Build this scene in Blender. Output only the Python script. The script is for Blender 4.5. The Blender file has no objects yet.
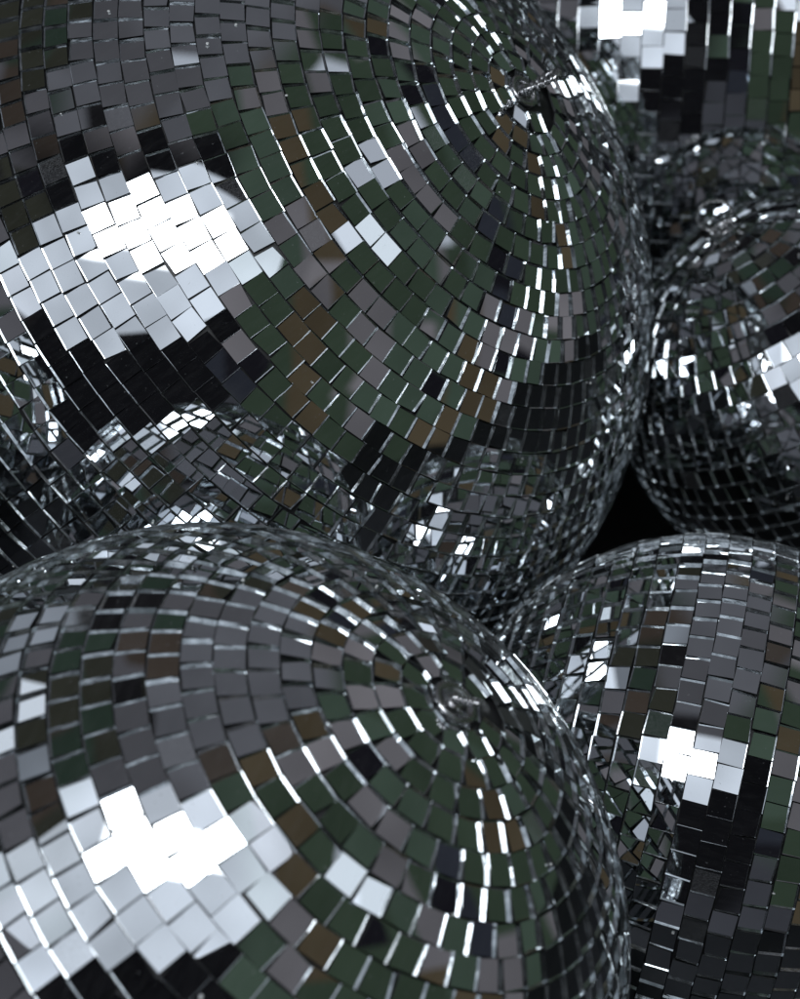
import bpy, bmesh, math, random
from mathutils import Vector, Matrix, noise

R = math.radians
scene = bpy.context.scene
COL = scene.collection

# ------------------------------------------------------------------ camera
# 1 "tile pitch" = 1 cm.  Ball places are given in centimetres along the camera's
# own axes (x right, y up, z backwards) and turned into world metres by W().
PITCH = R(34.0)
CAM_H = 0.66
cam_data = bpy.data.cameras.new('camera')
cam = bpy.data.objects.new('camera', cam_data)
COL.objects.link(cam)
cam.location = (0, 0, CAM_H)
cam.rotation_euler = (math.pi / 2 - PITCH, 0, 0)
cam_data.sensor_fit = 'VERTICAL'
cam_data.sensor_height = 24.0
cam_data.lens = 36.04
cam_data.clip_start = 0.01
cam_data.clip_end = 100.0
cam_data.dof.use_dof = True
cam_data.dof.focus_distance = 0.56
cam_data.dof.aperture_fstop = 8.2
cam_data.dof.aperture_blades = 0
scene.camera = cam
CAM = Matrix.Translation((0, 0, CAM_H)) @ Matrix.Rotation(math.pi / 2 - PITCH, 4, 'X')
CAM3 = CAM.to_3x3()


def W(x, y, z):
    return CAM @ (Vector((x, y, z)) * 0.01)


# ------------------------------------------------------------------ world: a dim hall around the balls
world = bpy.data.worlds.new('World')
scene.world = world
world.use_nodes = True
nt = world.node_tree
nt.nodes.clear()
N = nt.nodes
L = nt.links


def nd(tree, kind, **kw):
    n = tree.nodes.new(kind)
    for k, v in kw.items():
        setattr(n, k, v)
    return n


def mth(op, a, b=None, c=None, tree=None, clamp=False):
    tree = tree or nt
    n = tree.nodes.new('ShaderNodeMath')
    n.operation = op
    n.use_clamp = clamp
    for i, v in enumerate((a, b, c)):
        if v is None:
            continue
        if isinstance(v, (int, float)):
            n.inputs[i].default_value = v
        else:
            tree.links.new(v, n.inputs[i])
    return n.outputs[0]


def mixc(f, a, b, tree=None):
    tree = tree or nt
    n = tree.nodes.new('ShaderNodeMix')
    n.data_type = 'RGBA'
    for s, v in ((n.inputs[0], f), (n.inputs[6], a), (n.inputs[7], b)):
        if isinstance(v, (int, float)):
            s.default_value = v
        elif isinstance(v, tuple):
            s.default_value = (*v, 1)
        else:
            tree.links.new(v, s)
    return n.outputs[2]


def step(v, lo, hi):
    n = nt.nodes.new('ShaderNodeMapRange')
    n.interpolation_type = 'SMOOTHSTEP'
    n.inputs['From Min'].default_value = lo
    n.inputs['From Max'].default_value = hi
    n.inputs['To Min'].default_value = 0
    n.inputs['To Max'].default_value = 1
    nt.links.new(v, n.inputs['Value'])
    return n.outputs[0]


tc = nd(nt, 'ShaderNodeTexCoord')
rot = nd(nt, 'ShaderNodeVectorRotate', rotation_type='X_AXIS')
rot.inputs['Angle'].default_value = -(math.pi / 2 - PITCH)
L.new(tc.outputs['Generated'], rot.inputs['Vector'])
wob = nd(nt, 'ShaderNodeTexNoise')
wob.inputs['Scale'].default_value = 2.2
wob.inputs['Detail'].default_value = 3
L.new(rot.outputs[0], wob.inputs['Vector'])
sep = nd(nt, 'ShaderNodeSeparateXYZ')
L.new(rot.outputs[0], sep.inputs[0])
X, Y, Z = sep.outputs
wb = mth('MULTIPLY', mth('SUBTRACT', wob.outputs['Fac'], 0.5), 0.5)
Xw = mth('ADD', X, wb)
Yw = mth('ADD', Y, wb)
az = mth('ARCTAN2', X, Z)
# hanging strips of cloth / panels round the hall, one colour each
cell = mth('FLOOR', mth('MULTIPLY', mth('ADD', az, mth('MULTIPLY', Y, 0.10)), 11.0))
row = mth('FLOOR', mth('MULTIPLY', Y, 1.4))
wn = nd(nt, 'ShaderNodeTexWhiteNoise', noise_dimensions='2D')
cmb = nd(nt, 'ShaderNodeCombineXYZ')
L.new(cell, cmb.inputs[0])
L.new(row, cmb.inputs[1])
L.new(cmb.outputs[0], wn.inputs['Vector'])
ramp = nd(nt, 'ShaderNodeValToRGB')
ramp.color_ramp.interpolation = 'CONSTANT'
els = ramp.color_ramp.elements
GREEN = (0.021, 0.032, 0.022)
GREEN2 = (0.031, 0.047, 0.036)
BROWN = (0.041, 0.033, 0.021)
MAUVE = (0.082, 0.080, 0.088)
NAVY = (0.014, 0.016, 0.022)
els[0].position, els[0].color = 0.0, (*GREEN, 1)
els[1].position, els[1].color = 0.36, (*BROWN, 1)
for p, c in ((0.55, GREEN2), (0.80, MAUVE), (0.92, NAVY), (0.95, GREEN)):
    e = els.new(p)
    e.color = (*c, 1)
L.new(wn.outputs['Value'], ramp.inputs[0])
col = ramp.outputs[0]
# a patchwork of smaller things further off: dark doorways, pale panels, small panes of sky
vor = nd(nt, 'ShaderNodeTexVoronoi', feature='F1', distance='CHEBYCHEV')
vor.inputs['Scale'].default_value = 7.5
vor.inputs['Randomness'].default_value = 0.8
L.new(rot.outputs[0], vor.inputs['Vector'])
vs = nd(nt, 'ShaderNodeSeparateColor')
L.new(vor.outputs['Color'], vs.inputs[0])
inner = mth('LESS_THAN', vor.outputs['Distance'], 0.42)


def some(chan, lo, hi):
    return mth('MULTIPLY', mth('MULTIPLY', mth('GREATER_THAN', chan, lo), mth('LESS_THAN', chan, hi)), inner)


# left side: darker, olive, grey and bottle-green panels
lp = nd(nt, 'ShaderNodeValToRGB')
lp.color_ramp.interpolation = 'CONSTANT'
le = lp.color_ramp.elements
le[0].position, le[0].color = 0.0, (0.017, 0.018, 0.014, 1)
le[1].position, le[1].color = 0.26, (0.016, 0.026, 0.020, 1)
for p, c in ((0.46, (0.058, 0.058, 0.066)), (0.70, (0.006, 0.006, 0.007)), (0.77, (0.030, 0.024, 0.020)), (0.88, (0.16, 0.18, 0.21))):
    e = le.new(p)
    e.color = (*c, 1)
L.new(vs.outputs[1], lp.inputs[0])
left_col = lp.outputs[0]
col = mixc(step(mth('MULTIPLY', Xw, -1), 0.30, 0.36), col, left_col)
col = mixc(some(vs.outputs[0], 0.0, 0.08), col, (0.005, 0.005, 0.007))
col = mixc(some(vs.outputs[0], 0.13, 0.20), col, (0.110, 0.106, 0.116))
# low: slate grey floor beyond the balls
low = mth('SUBTRACT', mth('MULTIPLY', Yw, -1), mth('MULTIPLY', mth('MAXIMUM', mth('SUBTRACT', X, 0.15), 0.0), 0.9))
col = mixc(step(low, 0.34, 0.38), col, (0.031, 0.033, 0.040))
# dark wall round the window, and the unseen person holding the camera, as world colour
inx = step(mth('ABSOLUTE', mth('ADD', mth('ADD', Xw, mth('MULTIPLY', mth('MAXIMUM', mth('MULTIPLY', Y, -1), 0.0), 0.5)), 0.11)), 0.42, 0.37)
iny = mth('MULTIPLY', step(Yw, 0.60, 0.54), step(Yw, -0.54, -0.50))
col = mixc(mth('MULTIPLY', mth('MULTIPLY', inx, iny), step(Z, 0.2, 0.3)), col, (0.0035, 0.0036, 0.0045))
# ceiling
cl = mixc(step(wob.outputs['Fac'], 0.55, 0.57), (0.068, 0.071, 0.082), (0.050, 0.051, 0.058))
left_top = step(mth('ADD', mth('MULTIPLY', Xw, -1), mth('MULTIPLY', Z, -0.4)), 0.14, 0.17)
cl = mixc(left_top, cl, left_col)
cl = mixc(some(vs.outputs[2], 0.0, 0.10), cl, (0.006, 0.006, 0.007))
cl = mixc(some(vs.outputs[2], 0.10, 0.18), cl, (0.040, 0.034, 0.030))
ceil_m = step(mth('SUBTRACT', Yw, mth('MULTIPLY', mth('MAXIMUM', X, 0.0), 0.78)), 0.60, 0.63)
col = mixc(ceil_m, col, cl)
# the far side behind the balls
col = mixc(step(mth('MULTIPLY', Z, -1), 0.60, 0.66), col, (0.016, 0.018, 0.018))
mot = nd(nt, 'ShaderNodeTexNoise')
mot.inputs['Scale'].default_value = 9.0
mot.inputs['Detail'].default_value = 4
L.new(rot.outputs[0], mot.inputs['Vector'])
vm = nd(nt, 'ShaderNodeVectorMath', operation='SCALE')
L.new(col, vm.inputs[0])
L.new(mth('MULTIPLY_ADD', mot.outputs['Fac'], 1.3, 0.35), vm.inputs['Scale'])
col = vm.outputs[0]
# a few small panes of sky high on the right and round the opening
pane = mth('MULTIPLY', some(vs.outputs[1], 0.965, 1.01), mth('MULTIPLY', step(Y, 0.02, 0.08), step(Z, -0.75, -0.65)))
col = mixc(pane, col, (0.30, 0.33, 0.38))
bg = nd(nt, 'ShaderNodeBackground')
bg.inputs['Strength'].default_value = 1.25
L.new(col, bg.inputs['Color'])
wo = nd(nt, 'ShaderNodeOutputWorld')
L.new(bg.outputs[0], wo.inputs[0])
world.cycles.sampling_method = 'NONE'


# ------------------------------------------------------------------ lamps: the daylight opening behind the camera
def area(name, pos, target, sx, sy, power, colour, shape='RECTANGLE', roll=0.0):
    d = bpy.data.lights.new(name, 'AREA')
    d.shape = shape
    d.size, d.size_y = sx * 0.01, sy * 0.01
    d.energy = power
    d.color = colour
    o = bpy.data.objects.new(name, d)
    COL.objects.link(o)
    p, t = W(*pos), W(*target)
    q = (t - p).to_track_quat('-Z', 'Y')
    o.matrix_world = Matrix.Translation(p) @ q.to_matrix().to_4x4() @ Matrix.Rotation(roll, 4, 'Z')
    return o


def power_for(radiance, sx, sy, ell=False):
    a = sx * sy * 1e-4 * (math.pi / 4 if ell else 1)
    return radiance * a * math.pi


SKYC = (0.80, 0.885, 1.0)


def cloudy(o, lo, hi, scale, soft=False):
    """Uneven daylight over the opening (brighter and greyer cloud), optionally fading at its rim."""
    d = o.data
    d.use_nodes = True
    t = d.node_tree
    em = t.nodes['Emission']
    ge = t.nodes.new('ShaderNodeNewGeometry')
    nz = t.nodes.new('ShaderNodeTexNoise')
    nz.inputs['Scale'].default_value = scale
    nz.inputs['Detail'].default_value = 3
    t.links.new(ge.outputs['Position'], nz.inputs['Vector'])
    f = mth('MULTIPLY', mth('SUBTRACT', nz.outputs['Fac'], 0.35, tree=t), 3.3, tree=t, clamp=True)
    v = mth('MULTIPLY_ADD', f, hi - lo, lo, tree=t)
    if soft:
        sp = t.nodes.new('ShaderNodeSeparateXYZ')
        t.links.new(ge.outputs['Parametric'], sp.inputs[0])
        for k in (0, 1):
            a = mth('MULTIPLY', mth('MULTIPLY', sp.outputs[k], mth('SUBTRACT', 1.0, sp.outputs[k], tree=t), tree=t), 22.0, tree=t, clamp=True)
            v = mth('MULTIPLY', v, a, tree=t)
    t.links.new(v, em.inputs['Strength'])


wide = area('window_light_wide', (-20, 19, 5), (-14, 0, -70), 84, 49, power_for(0.70, 84, 49, True), SKYC, 'ELLIPSE', 0.16)
cloudy(wide, 0.72, 1.35, 7.0)
core = area('window_light_bright', (-11, 23, 3), (-8, 0, -70), 38, 20, power_for(9.0, 38, 20), (0.92, 0.965, 1.0), 'RECTANGLE', -0.10)
cloudy(core, 0.7, 1.2, 9.0, True)
area('side_window_light', (92, 40, 36), (0, 0, -58), 18, 32, power_for(0.85, 18, 32), SKYC)
area('left_window_light', (-68, 66, -38), (0, 0, -58), 22, 16, power_for(0.75, 22, 16), SKYC)
area('back_window_light', (-24, 72, -134), (10, 0, -70), 26, 12, power_for(0.75, 26, 12), SKYC)

scene.view_settings.view_transform = 'Standard'
scene.view_settings.look = 'None'
scene.view_settings.exposure = 0.0
scene.view_settings.gamma = 1.0
scene.view_settings.use_curve_mapping = False
cy = scene.cycles
cy.max_bounces = 12
cy.glossy_bounces = 10
cy.diffuse_bounces = 2
cy.transmission_bounces = 4
cy.sample_clamp_indirect = 6.0
cy.sample_clamp_direct = 0.0
cy.use_denoising = True
try:
    cy.denoiser = 'OPENIMAGEDENOISE'
    cy.denoising_input_passes = 'RGB_ALBEDO_NORMAL'
    cy.denoising_prefilter = 'ACCURATE'
except Exception:
    pass


# ------------------------------------------------------------------ materials
def new_mat(name):
    m = bpy.data.materials.new(name)
    m.use_nodes = True
    t = m.node_tree
    b = t.nodes['Principled BSDF']
    return m, t, b


def mirror_material():
    m, t, b = new_mat('silvered mirror glass')
    tc = t.nodes.new('ShaderNodeTexCoord')
    at = t.nodes.new('ShaderNodeAttribute')
    at.attribute_name = 'tile_wear'
    n1 = t.nodes.new('ShaderNodeTexNoise')
    n1.inputs['Scale'].default_value = 1100
    n1.inputs['Detail'].default_value = 10
    n1.inputs['Roughness'].default_value = 0.85
    mp = t.nodes.new('ShaderNodeMapping')
    mp.inputs['Scale'].default_value = (1, 5.0, 1)
    mp.inputs['Rotation'].default_value = (0.4, 0.3, 0.7)
    t.links.new(tc.outputs['Object'], mp.inputs['Vector'])
    t.links.new(mp.outputs[0], n1.inputs['Vector'])
    n2 = t.nodes.new('ShaderNodeTexNoise')
    n2.inputs['Scale'].default_value = 900
    n2.inputs['Detail'].default_value = 2
    t.links.new(tc.outputs['Object'], n2.inputs['Vector'])
    # dust: sparse specks everywhere, blotches on worn tiles
    speck = mth('GREATER_THAN', n2.outputs['Fac'], 0.745, tree=t)
    blot = mth('MULTIPLY', mth('SUBTRACT', n1.outputs['Fac'], mth('SUBTRACT', 0.86, mth('MULTIPLY', at.outputs['Fac'], 0.46, tree=t), tree=t), tree=t), 5.0, tree=t, clamp=True)
    dust = mth('MAXIMUM', mth('MULTIPLY', speck, 0.35, tree=t), mth('MULTIPLY', blot, 0.38, tree=t), tree=t)
    n3 = t.nodes.new('ShaderNodeTexNoise')
    n3.inputs['Scale'].default_value = 95
    n3.inputs['Detail'].default_value = 8
    n3.inputs['Roughness'].default_value = 0.7
    t.links.new(mp.outputs[0], n3.inputs['Vector'])
    film = mth('MULTIPLY', mth('SUBTRACT', n3.outputs['Fac'], 0.46, tree=t), 0.08, tree=t, clamp=True)
    dust = mth('ADD', dust, mth('ADD', film, 0.003, tree=t), tree=t, clamp=True)
    b.inputs['Base Color'].default_value = (0.86, 0.88, 0.90, 1)
    b.inputs['Metallic'].default_value = 1.0
    b.inputs['Roughness'].default_value = 0.012
    d = t.nodes.new('ShaderNodeBsdfDiffuse')
    d.inputs['Color'].default_value = (0.42, 0.43, 0.45, 1)
    mx = t.nodes.new('ShaderNodeMixShader')
    t.links.new(dust, mx.inputs[0])
    t.links.new(b.outputs[0], mx.inputs[1])
    t.links.new(d.outputs[0], mx.inputs[2])
    t.links.new(mx.outputs[0], t.nodes['Material Output'].inputs[0])
    return m


def edge_material():
    m, t, b = new_mat('cut glass edge')
    tc = t.nodes.new('ShaderNodeTexCoord')
    n1 = t.nodes.new('ShaderNodeTexNoise')
    n1.inputs['Scale'].default_value = 240
    n1.inputs['Detail'].default_value = 4
    t.links.new(tc.outputs['Object'], n1.inputs['Vector'])
    at = t.nodes.new('ShaderNodeAttribute')
    at.attribute_name = 'edge_clear'
    b.inputs['Base Color'].default_value = (0.80, 0.84, 0.86, 1)
    c = mixc(mth('MULTIPLY', mth('SUBTRACT', n1.outputs['Fac'], 0.35, tree=t), 3.0, tree=t, clamp=True), (0.28, 0.30, 0.31), (0.78, 0.82, 0.84), tree=t)
    c = mixc(at.outputs['Fac'], c, (0.06, 0.07, 0.07), tree=t)
    t.links.new(c, b.inputs['Base Color'])
    b.inputs['Metallic'].default_value = 0.90
    b.inputs['Roughness'].default_value = 0.13
    b.inputs['IOR'].default_value = 1.52
    bp = t.nodes.new('ShaderNodeBump')
    bp.inputs['Strength'].default_value = 0.3
    bp.inputs['Distance'].default_value = 0.0004
    t.links.new(n1.outputs['Fac'], bp.inputs['Height'])
    t.links.new(bp.outputs[0], b.inputs['Normal'])
    return m


def core_material():
    m, t, b = new_mat('dark ball shell')
    tc = t.nodes.new('ShaderNodeTexCoord')
    n1 = t.nodes.new('ShaderNodeTexNoise')
    n1.inputs['Scale'].default_value = 160
    n1.inputs['Detail'].default_value = 3
    t.links.new(tc.outputs['Object'], n1.inputs['Vector'])
    c = mixc(n1.outputs['Fac'], (0.008, 0.008, 0.009), (0.035, 0.036, 0.038), tree=t)
    t.links.new(c, b.inputs['Base Color'])
    b.inputs['Roughness'].default_value = 0.45
    return m


def glue_material():
    m, t, b = new_mat('clear glue bead')
    b.inputs['Base Color'].default_value = (0.75, 0.76, 0.76, 1)
    b.inputs['Roughness'].default_value = 0.12
    return m


def metal_material():
    m, t, b = new_mat('scuffed nickel')
    tc = t.nodes.new('ShaderNodeTexCoord')
    n1 = t.nodes.new('ShaderNodeTexNoise')
    n1.inputs['Scale'].default_value = 300
    t.links.new(tc.outputs['Object'], n1.inputs['Vector'])
    r = mth('MULTIPLY_ADD', n1.outputs['Fac'], 0.35, 0.08, tree=t)
    t.links.new(r, b.inputs['Roughness'])
    b.inputs['Base Color'].default_value = (0.62, 0.62, 0.64, 1)
    b.inputs['Metallic'].default_value = 1.0
    return m


def cloth_material():
    m, t, b = new_mat('slate grey felt')
    tc = t.nodes.new('ShaderNodeTexCoord')
    n1 = t.nodes.new('ShaderNodeTexNoise')
    n1.inputs['Scale'].default_value = 700
    n1.inputs['Detail'].default_value = 5
    t.links.new(tc.outputs['Object'], n1.inputs['Vector'])
    c = mixc(n1.outputs['Fac'], (0.040, 0.042, 0.048), (0.075, 0.078, 0.088), tree=t)
    t.links.new(c, b.inputs['Base Color'])
    b.inputs['Roughness'].default_value = 0.9
    b.inputs['Specular IOR Level'].default_value = 0.15
    bp = t.nodes.new('ShaderNodeBump')
    bp.inputs['Strength'].default_value = 0.4
    bp.inputs['Distance'].default_value = 0.0008
    t.links.new(n1.outputs['Fac'], bp.inputs['Height'])
    t.links.new(bp.outputs[0], b.inputs['Normal'])
    return m


M_MIRROR, M_EDGE, M_CORE = mirror_material(), edge_material(), core_material()
M_GLUE, M_METAL, M_CLOTH = glue_material(), metal_material(), cloth_material()

# ------------------------------------------------------------------ where the balls lie
F_PX = 1500.0


def px_ray(x, y):
    return Vector(((x - 400) / F_PX, (499.5 - y) / F_PX, -1.0)).normalized()


# centres (cm, camera axes), radius (cm), tile pitch (cm), pole direction (camera axes)
BALLS = [
    dict(c=(-10.26, 9.52, -80.25), r=23.50, jit=1.3, pitch=1.0, pole=(0.665, 0.345, 0.662), seed=11, ring=0.80, ring_dir=(0.80, 0.60, 0.05), lean=0.15,
         label='sharp mirror ball that looks biggest, filling the top left, wire loop at its pole'),
    dict(c=(-6.50, -15.00, -51.30), r=14.20, jit=1.55, pitch=0.92, pole=(0.574, 0.638, 0.513), seed=23, ring=0.36, strand=0.0007, ring_dir=(0.9, 0.4, 0), lean=0.7,
         label='nearest mirror ball, filling the bottom left, softly blurred in front of the others'),
    dict(c=(13.82, -13.34, -67.97), r=11.80, pitch=1.0, pole=(0.960, -0.215, 0.175), seed=37, ring=0.9, ring_dir=(0, 1, 0), lean=0.3,
         label='mirror ball at the bottom right with its rows of tiles running upright'),
    dict(c=(24.04, 6.62, -87.5), r=11.40, jit=1.3, pitch=1.05, pole=None, pole_px=(722, 228), seed=41, ring=0.95, strand=0.0006, ring_dir=(0.95, 0.25, 0.3), lean=0.25,
         label='small blurred mirror ball at the right edge with a wire hanging ring on top'),
    dict(c=(20.2, 34.6, -119.4), r=30.1, pitch=1.31, pole=(0.995, -0.03, 0.05), seed=59, ring=0.9, ring_dir=(0, 1, 0), lean=0.2,
         label='mirror ball furthest back in the top right corner, out of focus behind the others'),
    dict(c=(-26.2, -3.0, -50.0), r=8.0, pitch=1.0, pole=(0.3, 0.8, 0.4), seed=71, ring=0.0, ring_dir=(0, 1, 0), lean=0.2,
         label='mirror ball past the left edge, seen only as glitter reflected in its neighbour'),
]


def frame_from_axis(a):
    a = a.normalized()
    h = Vector((0, 0, 1)) if abs(a.z) < 0.9 else Vector((1, 0, 0))
    u = h.cross(a).normalized()
    v = a.cross(u).normalized()
    return Matrix((u, v, a)).transposed()


def mesh_obj(name, me, parent=None):
    o = bpy.data.objects.new(name, me)
    COL.objects.link(o)
    if parent:
        o.parent = parent
    return o


def build_tiles(rad, pitch, rng, jit=1.0):
    """Rows of small flat glass squares glued round the ball's own z axis (metres)."""
    verts, faces, mats, wear, clear = [], [], [], [], []
    th = 0.00090 * pitch / 0.01
    nrow = int(round(math.pi * rad / pitch))
    dphi = math.pi / nrow
    row_gap = 0.00032
    for i in range(nrow):
        phi = (i + 0.5) * dphi
        rs = rad * math.sin(phi)
        circ = 2 * math.pi * rs
        n = max(4, int(round(circ / (pitch * 1.0))))
        off = rng.random() * 2 * math.pi
        row_h = rng.gauss(0, 0.00010)
        row_tilt = rng.gauss(0, R(0.45))
        drift = 0.0
        for j in range(n):
            a = off + 2 * math.pi * j / n + rng.gauss(0, 0.00012) / max(rs, 0.01)
            ph = phi + rng.gauss(0, 0.00012) / rad
            nrm = Vector((math.sin(ph) * math.cos(a), math.sin(ph) * math.sin(a), math.cos(ph)))
            et = Vector((-math.sin(a), math.cos(a), 0))
            ep = nrm.cross(et)          # along the meridian
            drift = 0.80 * drift + rng.gauss(0, R(0.55))
            sg = jit if rng.random() > 0.07 else 2.6
            t1 = drift * 0.6 + rng.gauss(0, R(0.80)) * sg + row_tilt
            t2 = rng.gauss(0, R(0.80)) * sg
            nn = (nrm + et * t1 + ep * t2).normalized()
            sp = rng.gauss(0, R(1.5))
            e1 = (et + ep * sp)
            e1 = (e1 - nn * e1.dot(nn)).normalized()
            e2 = nn.cross(e1)
            w = circ / n - 0.00022
            hgt = rad * dphi - row_gap
            if i < 2 or i >= nrow - 2:
                w = min(w, pitch * 0.95)
                if rng.random() < 0.12:
                    continue
            w *= 1 - abs(rng.gauss(0, 0.012))
            hgt *= 1 - abs(rng.gauss(0, 0.012))
            # a ring's outer end is wider than its inner one: shear a few corners by hand-cutting
            c0 = nrm * (rad + row_h + rng.gauss(0, 0.00012))
            base = len(verts)
            cuts = [(rng.gauss(0, 0.00010), rng.gauss(0, 0.00010)) for _ in range(4)]
            tth = th * rng.uniform(0.65, 1.35)
            if rng.random() < 0.12:
                k = rng.randrange(4)
                cuts[k] = (rng.uniform(-.0012, 0), rng.uniform(-.0012, 0))
            q = []
            for k, (sx, sy) in enumerate(((-1, -1), (1, -1), (1, 1), (-1, 1))):
                q.append(c0 + e1 * (sx * (w / 2 + cuts[k][0])) + e2 * (sy * (hgt / 2 + cuts[k][1])))
            # silvering lies at the back of the glass; the ground side walls stand up round it
            for p in q:
                verts.append(p - nn * tth)
            for p in q:
                verts.append(p)
            b = base
            faces.append((b, b + 1, b + 2, b + 3))
            for k in range(4):
                k2 = (k + 1) % 4
                faces.append((b + k, b + k2, b + 4 + k2, b + 4 + k))
            mats += [0, 1, 1, 1, 1]
            wv = rng.random()
            ex = rng.random() if (wv > 0.985 or wv <= 0.95) else 0.5
            wv = 0.75 + 0.25 * ex if wv > 0.97 else (0.55 if wv > 0.90 else 0.25 * ex)
            wear += [wv] * 5
            clear += [0.0] + [(0.8 if rng.random() < 0.12 else 0.25 * rng.random()) for _ in range(4)]
    me = bpy.data.meshes.new('mirror_tiles')
    me.from_pydata([tuple(v) for v in verts], [], faces)
    me.materials.append(M_MIRROR)
    me.materials.append(M_EDGE)
    me.polygons.foreach_set('material_index', mats)
    for nm, vals in (('tile_wear', wear), ('edge_clear', clear)):
        at = me.attributes.new(nm, 'FLOAT', 'FACE')
        at.data.foreach_set('value', vals)
    me.update()
    return me


def build_core(rad, pitch, rng):
    bm = bmesh.new()
    bmesh.ops.create_uvsphere(bm, u_segments=96, v_segments=64, radius=rad - 0.0021 * pitch / 0.01)
    for f in bm.faces:
        f.smooth = True
    nf = len(bm.faces)
    n = int(4 * math.pi * rad * rad / 1e-4 * 0.025)
    for _ in range(n):
        v = Vector((rng.gauss(0, 1), rng.gauss(0, 1), rng.gauss(0, 1))).normalized()
        s = rng.uniform(0.0003, 0.0006)
        m = Matrix.Translation(v * (rad - 0.0001)) @ frame_from_axis(v).to_4x4() @ Matrix.Diagonal((s, s * rng.uniform(0.7, 1.6), s, 1))
        r = bmesh.ops.create_icosphere(bm, subdivisions=1, radius=1.0, matrix=m)
        fs = set(f for vv in r['verts'] for f in vv.link_faces)
        for f in fs:
            f.material_index = 1
            f.smooth = True
    me = bpy.data.meshes.new('core')
    bm.to_mesh(me)
    bm.free()
    me.materials.append(M_CORE)
    me.materials.append(M_GLUE)
    return me


def lathe(bm, prof, seg=40):
    rows = []
    for (r, z) in prof:
        rows.append([bm.verts.new((r * math.cos(2 * math.pi * k / seg), r * math.sin(2 * math.pi * k / seg), z)) for k in range(seg)])
    for a, b in zip(rows, rows[1:]):
        for k in range(seg):
            f = bm.faces.new((a[k], a[(k + 1) % seg], b[(k + 1) % seg], b[k]))
            f.smooth = True
    f = bm.faces.new(rows[-1])


def build_cap(rad):
    bm = bmesh.new()
    z = rad
    lathe(bm, [(0.0078, z - 0.003), (0.0078, z - 0.0002), (0.0074, z + 0.0004), (0.0055, z + 0.0005), (0.0050, z - 0.0004),
               (0.0032, z - 0.0006), (0.0028, z + 0.0016), (0.0022, z + 0.0020), (0.0006, z + 0.0020)])
    me = bpy.data.meshes.new('end_cap')
    bm.to_mesh(me)
    bm.free()
    me.materials.append(M_METAL)
    return me


def build_ring(rad, ring, uv_dir, lean, strand=0.00110):
    """Twisted two-strand wire loop standing in the cap."""
    bm = bmesh.new()
    u = Vector((uv_dir[0], uv_dir[1], 0)).normalized()
    w = Vector((0, 0, 1))
    side = u.cross(w)
    up = (w * math.cos(lean) + side * math.sin(lean)).normalized()
    nrm = u.cross(up)
    rr = ring * 0.01
    cen = w * (rad + 0.0012) + up * (rr * 0.92)
    seg, tw = 150, 9
    for s in (0, math.pi):
        rows = []
        for k in range(seg):
            a = 2 * math.pi * k / seg
            rad_dir = u * math.cos(a) + up * math.sin(a)
            tan = (up * math.cos(a) - u * math.sin(a))
            ta = a * tw + s
            pc = cen + rad_dir * (rr + math.cos(ta) * strand * 0.8) + nrm * (math.sin(ta) * strand * 0.8)
            rows.append([bm.verts.new(pc + (rad_dir * math.cos(b) + nrm * math.sin(b)) * strand) for b in [2 * math.pi * q / 8 for q in range(8)]])
        for k in range(seg):
            a, b = rows[k], rows[(k + 1) % seg]
            for q in range(8):
                f = bm.faces.new((a[q], a[(q + 1) % 8], b[(q + 1) % 8], b[q]))
                f.smooth = True
    bmesh.ops.recalc_face_normals(bm, faces=bm.faces)
    me = bpy.data.meshes.new('hanging_ring')
    bm.to_mesh(me)
    bm.free()
    me.materials.append(M_METAL)
    return me


def pole_from_px(c, r, px):
    """Direction from the centre of a ball to the point of it seen at a place in the photograph."""
    u = px_ray(*px)
    C = Vector(c)
    b = u.dot(C)
    q = b * b - C.length_squared + r * r
    t = b - math.sqrt(max(q, 0))
    return (u * t - C).normalized()


# ------------------------------------------------------------------ ground: black felt heaped under the balls
balls_world = []
for B in BALLS:
    balls_world.append((W(*B['c']), B['r'] * 0.01))


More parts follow.
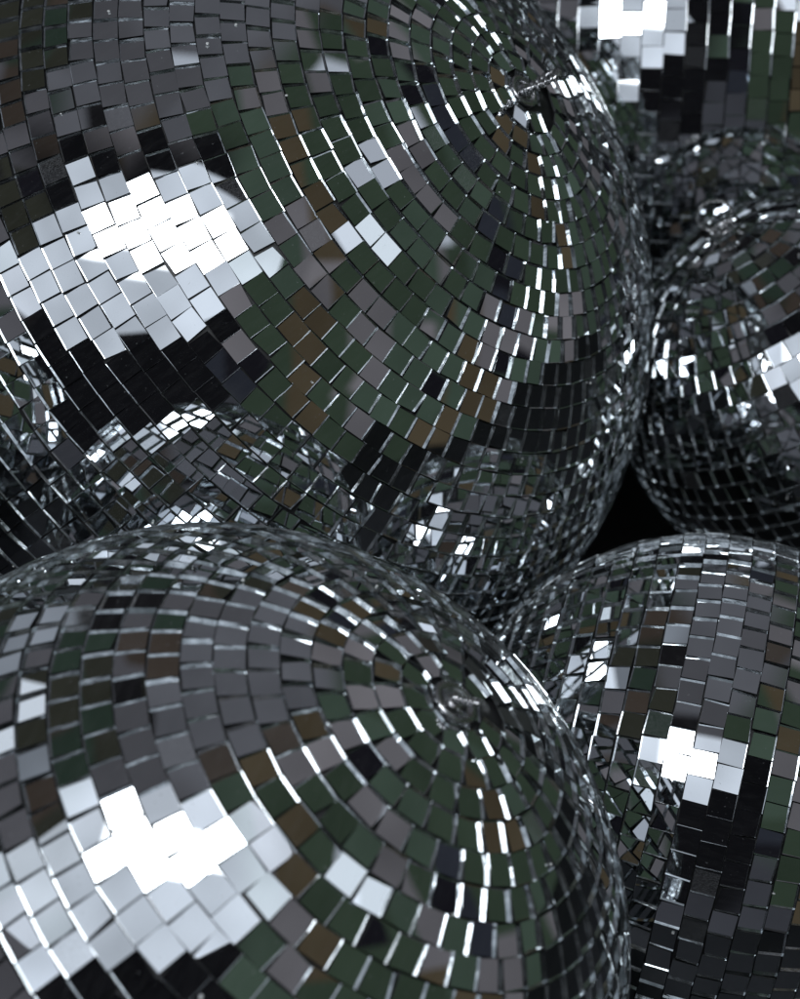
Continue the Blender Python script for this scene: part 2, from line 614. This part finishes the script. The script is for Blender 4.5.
def cloth_height(x, y):
    num = den = 0.0
    for c, r in balls_world:
        d2 = (x - c.x) ** 2 + (y - c.y) ** 2
        wgt = math.exp(-d2 / (2 * (0.55 * r) ** 2)) + 1e-9
        num += wgt * (c.z - r)
        den += wgt
    far = 0.0
    z = (num + far * 0.02) / (den + 0.02)
    z += 0.006 * noise.noise(Vector((x * 9, y * 9, 0.3))) + 0.004 * noise.noise(Vector((x * 22 + y * 7, y * 6, 1.3)))
    for c, r in balls_world:
        d2 = (x - c.x) ** 2 + (y - c.y) ** 2
        if d2 < (r * 0.999) ** 2:
            z = min(z, c.z - math.sqrt(r * r - d2) - 0.0016)
    return z


bm = bmesh.new()
nx, ny, x0, x1, y0, y1 = 220, 220, -1.5, 1.7, -0.9, 2.6
grid = [[bm.verts.new((x0 + (x1 - x0) * i / nx, y0 + (y1 - y0) * j / ny, 0)) for i in range(nx + 1)] for j in range(ny + 1)]
for rowv in grid:
    for v in rowv:
        v.co.z = cloth_height(v.co.x, v.co.y)
for j in range(ny):
    for i in range(nx):
        f = bm.faces.new((grid[j][i], grid[j][i + 1], grid[j + 1][i + 1], grid[j + 1][i]))
        f.smooth = True
me = bpy.data.meshes.new('ground')
bm.to_mesh(me)
bm.free()
me.materials.append(M_CLOTH)
g = mesh_obj('ground', me)
g['kind'] = 'structure'

# ------------------------------------------------------------------ the mirror balls
for B in BALLS:
    rng = random.Random(B['seed'])
    c, rad, pitch = W(*B['c']), B['r'] * 0.01, B['pitch'] * 0.01
    pole = B['pole'] and Vector(B['pole']).normalized() or pole_from_px(B['c'], B['r'], B['pole_px'])
    axis = (CAM3 @ pole).normalized()
    root = bpy.data.objects.new('disco_ball', None)
    root.empty_display_size = 0.05
    COL.objects.link(root)
    root.matrix_world = Matrix.Translation(c) @ frame_from_axis(axis).to_4x4()
    root['label'] = B['label']
    root['category'] = 'disco ball'
    root['group'] = 'mirror balls piled together'
    mesh_obj('core', build_core(rad, pitch, rng), root)
    mesh_obj('mirror_tiles', build_tiles(rad, pitch, rng, B.get('jit', 1.0)), root)
    cap = mesh_obj('end_cap', build_cap(rad), root)
    if B['ring'] > 0:
        # turn the wanted ring direction (camera axes) into the ball's own frame
        dl = frame_from_axis(axis).transposed() @ (CAM3 @ Vector(B['ring_dir']))
        mesh_obj('hanging_ring', build_ring(rad, B['ring'], dl, B['lean'], B.get('strand', 0.0011)), cap)
